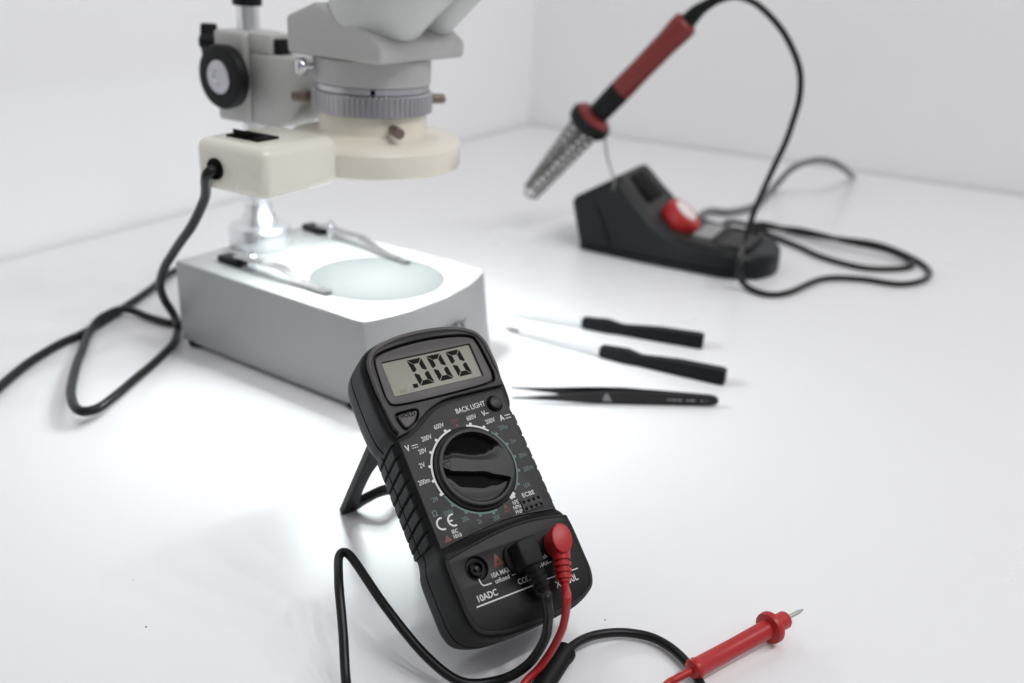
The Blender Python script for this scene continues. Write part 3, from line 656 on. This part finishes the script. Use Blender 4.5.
sto('side_ridge', sweep([Vector((.012, .0035, .050)), Vector((.022, -.0005, .034)), Vector((.034, -.0030, .010))], .0013, 8), 'sblk')
sto('base_seam', sweep([Vector((.004, -.0034, .0075)), Vector((.09, -.0034, .0075)), Vector((.168, -.0034, .0075))], .0009, 6), 'void')
for q in (.060, .066, .072): sto('grille_slot', box(.0012, .020, .0010, .0002, 1, frame(Vector((q, .082, .0795 - (q - .030) * .79)) + sn * .0006, sn, sl)), 'void')
# wire holder and perforated sleeve cone
IA = at(530, 193, .975); IB = at(589, 123, .945); IC = at(688, 21, .905)
ax = (IA - IB).normalized()
h0 = IB
cone = []
v = []; f = []
# coiled spring cone
Lc = (IA - IB).length
pts = []; turns = 12
for k in range(turns * 20 + 1):
    t = k / (turns * 20); an = 2 * PI * turns * t; rr = .0155 * (1 - t) + .0090 * t
    u_ = ax.orthogonal().normalized(); w_ = ax.cross(u_)
    pts.append(h0 + ax * (.006 + (Lc - .006) * t) + (u_ * math.cos(an) + w_ * math.sin(an)) * rr)
sto('spring_holder', join_me([sweep(pts, .0015, 6)] + [sweep([h0 + ax * .004 + (u_ * math.cos(a2) + w_ * math.sin(a2)) * .0160, IA + (u_ * math.cos(a2) + w_ * math.sin(a2)) * .0090], .0009, 6) for a2 in [2 * PI * q / 6 for q in range(6)]]), 'dsteel', world=Matrix.Identity(4))
sto('holder_collar', lathe([(.018, .006), (.0215, .004), (.0228, .0), (.0228, -.005), (.0205, -.0080), (.0190, -.0075)], 48, frame(h0, ax)), 'rub', world=Matrix.Identity(4))
wb = SM @ Vector((.031, .004, .078))
sto('holder_wire', sweep(crom([wb + Vector((0, 0, -.01)), wb, (wb + h0) / 2 + Vector((.006, 0, -.004)), h0 + Vector((.017, 0, -.010))], 6), .0011, 8), 'dsteel', world=Matrix.Identity(4))
# mains cord of the station
mc = [SM @ Vector((.085, .100, .012)), gz(706, 212, .006), gz(730, 212, .005), gz(756, 205, .005), gz(775, 186, .007), at(793, 168, 1.20), at(815, 160.5, 1.22), at(832, 162, 1.23), at(843, 168, 1.23), gz(853, 177, .005)]
sto('mains_cord', cable(mc, .0042, 10, 12), 'gcord', world=Matrix.Identity(4))

# ------------------------------------------------------------------ soldering iron
iron = empty('soldering_iron', IB, 'soldering iron with dark red grip resting in the spring holder, its black cord arching over', 'soldering iron')
def io(name, me, m, parent=None, **k): return obj(name, me, M[m], parent or iron, Matrix.Identity(4), **k)
fi = frame(IB, (IC - IB)); Lh = (IC - IB).length
io('heater_shaft', lathe([(0, -Lc * .98), (.0015, -Lc * .93), (.0028, -Lc * .86), (.0040, -Lc * .8), (.0046, -.01), (.0046, .0)], 20, fi), 'dsteel')
io('guard_disc', lathe([(.004, .002), (.0190, .003), (.0200, .006), (.0188, .010), (.0130, .0125), (.009, .014)], 48, fi), 'dred')
io('front_sleeve', lathe([(.0100, .013), (.0112, .016), (.0118, Lh * .33), (.0110, Lh * .34)], 32, fi), 'rub')
io('grip', lathe([(.0100, Lh * .33), (.0118, Lh * .35), (.0112, Lh * .55), (.0116, Lh * .80), (.0128, Lh * .93), (.0125, Lh * .98), (.009, Lh)], 32, fi), 'dred')
e = (IC - IB).normalized()
io('strain_relief', sweep(crom([IC - e * .002, IC + e * .010, at(702, 8, .900), at(716, 0, .897), at(732, -4, .894)], 6), [.0082 - .0050 * k / 24 for k in range(25)], 14), 'rub')
ic = [at(722, -2, .896), at(740, -3, .893), at(762, 8, .890), at(785, 35, .887), at(799, 68, .884), at(800, 95, .882), at(790, 130, .880), at(775, 165, .878), at(757, 205, .874), at(745, 240, .868), gz(738, 262, .027) + Vector((0, -.004, 0)), gz(744, 284, .006), gz(765, 294, .003), gz(790, 292, .003),
      gz(822, 279, .003), gz(860, 279, .003), gz(900, 284, .003), gz(925, 279, .003), gz(928, 269, .003), gz(908, 256, .004), gz(875, 244, .007), gz(830, 238, .006), gz(795, 232, .004), gz(765, 224, .005), gz(752, 226, .007), gz(775, 237, .004), gz(797, 246, .003), gz(825, 258, .003), gz(865, 268, .003), gz(905, 268, .003), gz(911, 262, .004), gz(885, 250, .0085), gz(840, 240, .010),
      gz(800, 230, .009), gz(760, 227, .010), gz(728, 222, .012), SM @ Vector((.120, .108, .014))]
io('cord', cable(ic, .0030, 10, 12), 'cord')

# ------------------------------------------------------------------ tweezers and the two flat hand tools
def flat_arm(prof, p0, p1, z0, tilt=0):
    """arm along p0->p1; prof rows (t, side offset, half width, z, thickness)"""
    d = (p1 - p0); L = d.length; d.normalize(); s = Vector((-d.y, d.x, 0)); v = []; f = []
    for t, o_, w, z, th in prof:
        for a2, b2 in ((-w, 0), (-w * .8, th), (w * .8, th), (w, 0)): v.append(p0 + d * (L * t) + s * (o_ + a2) + Vector((0, 0, z0 + z + b2)))
    n = len(prof)
    for i in range(n - 1):
        for k in range(4): k2 = (k + 1) % 4; f.append((i * 4 + k, i * 4 + k2, (i + 1) * 4 + k2, (i + 1) * 4 + k))
    f += [(0, 1, 2, 3), tuple((n - 1) * 4 + k for k in range(4))[::-1]]
    return from_py(v, f)
p0 = gz(511, 398, .0); p1 = gz(717, 406, .0)
twz = empty('tweezers', p1, 'black pointed tweezers resting on edge, nearest the multimeter, tips to the left', 'tweezers')
TD = (p1 - p0).normalized(); TS = Vector((-TD.y, TD.x, 0)); TL = (p1 - p0).length
for sgn in (1, -1):
    rows = [(0, 8.0, 3.6, 4.4), (.08, 7.2, 3.2, 4.9), (.2, 5.8, 2.4, 6.2), (.32, 4.4, 1.2, 8.0), (.45, 3.2, .3, 9.4), (.55, 2.6, 0, 9.8), (.7, 2.0, .2, 9.2), (.85, 1.5, .6, 8.4), (.96, 1.1, .9, 7.8), (.99, 1.0, 1.8, 6.9), (1, .9, 3.2, 5.6)]
    v = []; f = []
    for t, o_, za, zb in rows:
        th = .55 if t < .1 else .8
        for a2, b2 in ((-th, za), (th, za), (th, zb), (-th, zb)): v.append(p0 + TD * (TL * t) + TS * ((sgn * o_ + a2) * .001) + Vector((0, 0, b2 * .001)))
    for i in range(len(rows) - 1):
        for k in range(4): k2 = (k + 1) % 4; f.append((i * 4 + k, i * 4 + k2, (i + 1) * 4 + k2, (i + 1) * 4 + k))
    f += [(0, 1, 2, 3), tuple((len(rows) - 1) * 4 + k for k in range(4))[::-1]]
    obj('tweezer_arm', from_py(v, f), M['tw'], twz, angle=30)
d = (p1 - p0).normalized()
tm = frame(p0 * .39 + p1 * .61 - TS * .00345 + Vector((0, 0, .0048)), -TS, d)
me = join_me([text('VETUS  ESD', 3.4, 24, 0, 0, .9, .05)] if False else [stroke([(14 + a_, .3), (14 + b_, .3)], 1.3, 0) for a_, b_ in ((6, 8), (8.5, 12), (12.6, 16), (19, 21), (21.6, 25), (29, 30.5), (32.5, 33.2))])
me.transform(tm); obj('engraving', me, M['pg'], twz, smooth=False)
me = plate([(-4.2, -2.6), (4.2, -2.6), (.5, 3.4), (-.5, 3.4)], [], 0, .05); me.transform(frame(p0 + TD * (TL * .455) - TS * .00405 + Vector((0, 0, .0048)), -TS, d)); obj('triangle_mark', me, M['pg'], twz, smooth=False)
def tool(px0, px1, tip, label):
    p0 = gz(*px0, .003); p1 = gz(*px1, .003); pt = gz(*tip, .002)
    t = empty('hand_tool', p1, label, 'hand tool', 'black-handled tools beside the tweezers')
    obj('handle', flat_arm([(0, 0, .0034, -.001, .0060), (.02, 0, .0044, -.002, .0080), (.22, 0, .0052, -.0028, .0098), (.34, 0, .0044, -.0026, .0074), (.50, 0, .0047, -.0028, .0092), (.65, 0, .0052, -.0028, .0104), (.97, 0, .0055, -.0028, .0110), (1, 0, .0048, -.0026, .0098)], p0, p1, 0), M['rub'], t, angle=30)
    dd = (p0 - pt).normalized()
    obj('shaft', flat_arm([(0, 0, .0004, 0, .0006), (.12, 0, .0012, 0, .001), (.45, 0, .0022, -.0005, .002), (1, 0, .0026, -.001, .0034)], pt, p0 + dd * .004, 0), M['shaft'], t, angle=30)
    return t
t1 = tool((582, 324), (703, 344), (503, 313), 'black-handled tool with bright steel shaft, farthest back of the three hand tools')
t2 = tool((600, 352.5), (725, 380), (507, 330), 'black-handled tool with steel shaft lying between the tweezers and the farthest tool')
me = flat_arm([(0, 0, .0005, .0012, .0008), (.5, 0, .0011, .0012, .0012), (1, 0, .0009, .0012, .0010)], gz(506, 330, .002), gz(519, 333, .002), 0)
obj('dark_tip', me, M['tw'], t2)

# tiny specks of dirt on the table
for px, py, r in ((146, 627, .00042), (605, 620, .0004), (133, 580, .00025)):
    q = gz(px, py, 0)
    o = obj('speck', lathe([(r, 0.00002), (r * .8, r * .5), (0, r * .7)], 10, Matrix.Translation(q)), M['pd'])
    o['label'] = {146: 'tiny dark speck on the bare white table at lower left', 605: 'tiny dark speck on the table just right of the multimeter', 133: 'faintest tiny speck on the table, farther left and up'}[px]; o['category'] = 'speck'

# ------------------------------------------------------------------ light
w = bpy.data.worlds.new('World'); SC.world = w; w.use_nodes = True
nt = w.node_tree; bg = nt.nodes['Background']
tc = nt.nodes.new('ShaderNodeTexCoord'); sx = nt.nodes.new('ShaderNodeSeparateXYZ'); nt.links.new(tc.outputs['Generated'], sx.inputs[0])
rmp = nt.nodes.new('ShaderNodeValToRGB'); mr = nt.nodes.new('ShaderNodeMapRange'); mr.inputs[1].default_value = -1; mr.inputs[2].default_value = 1
nt.links.new(sx.outputs['Z'], mr.inputs[0]); nt.links.new(mr.outputs[0], rmp.inputs[0]); nt.links.new(rmp.outputs[0], bg.inputs['Color'])
cr = rmp.color_ramp; cr.elements[0].position = .45; cr.elements[0].color = (.30, .30, .32, 1); cr.elements[1].position = .95; cr.elements[1].color = (.86, .87, .90, 1)
bg.inputs['Strength'].default_value = 0.515
ma = nt.nodes.new('ShaderNodeMath'); ma.operation = 'MULTIPLY_ADD'; ma.inputs[1].default_value = .66; ma.inputs[2].default_value = 1.0
nt.links.new(sx.outputs['X'], ma.inputs[0])
ml_ = nt.nodes.new('ShaderNodeVectorMath'); ml_.operation = 'SCALE'; nt.links.new(rmp.outputs[0], ml_.inputs[0]); nt.links.new(ma.outputs[0], ml_.inputs['Scale']); nt.links.new(ml_.outputs[0], bg.inputs['Color'])
def area(name, loc, target, size, power, col=(1, 1, 1), shape='RECTANGLE', size_y=None):
    L = bpy.data.lights.new(name, 'AREA'); L.shape = shape; L.size = size; L.size_y = size_y or size; L.energy = power; L.color = col
    o = bpy.data.objects.new(name, L); COL.objects.link(o); o.location = loc
    o.rotation_euler = (Vector(target) - Vector(loc)).to_track_quat('-Z', 'Y').to_euler(); return o
area('overhead_fill', (.45, .0, 1.9), (.5, 1.0, 0), .9, 4.2, (1, .99, .98))  # added soft fill from overhead, placed to brighten table and walls
for k in range(5):
    t = k / 4
    area('ceiling_tube', (1.40 - .90 * t, .62 - .72 * t, 1.45), (-.05, .45, 0), .02, 2.05, (1, .99, .985), size_y=.05)

# ------------------------------------------------------------------ camera
cam = bpy.data.cameras.new('camera'); co = bpy.data.objects.new('camera', cam); COL.objects.link(co)
cam.sensor_width = 36; cam.lens = F_PX / 1024 * 36; cam.clip_start = .01; cam.clip_end = 50
m = Matrix((CR, CU, -FW)).transposed().to_4x4(); m.translation = CP; co.matrix_world = m
cam.dof.use_dof = True; cam.dof.focus_distance = (ml(0, 0, 2) - CP).dot(FW); cam.dof.aperture_fstop = 6.3; cam.dof.aperture_blades = 0
SC.camera = co
SC.render.engine = 'CYCLES'
SC.cycles.use_denoising = True; SC.cycles.max_bounces = 8; SC.cycles.sample_clamp_indirect = 6
SC.view_settings.view_transform = 'Standard'; SC.view_settings.look = 'None'; SC.view_settings.exposure = 0; SC.view_settings.gamma = 1
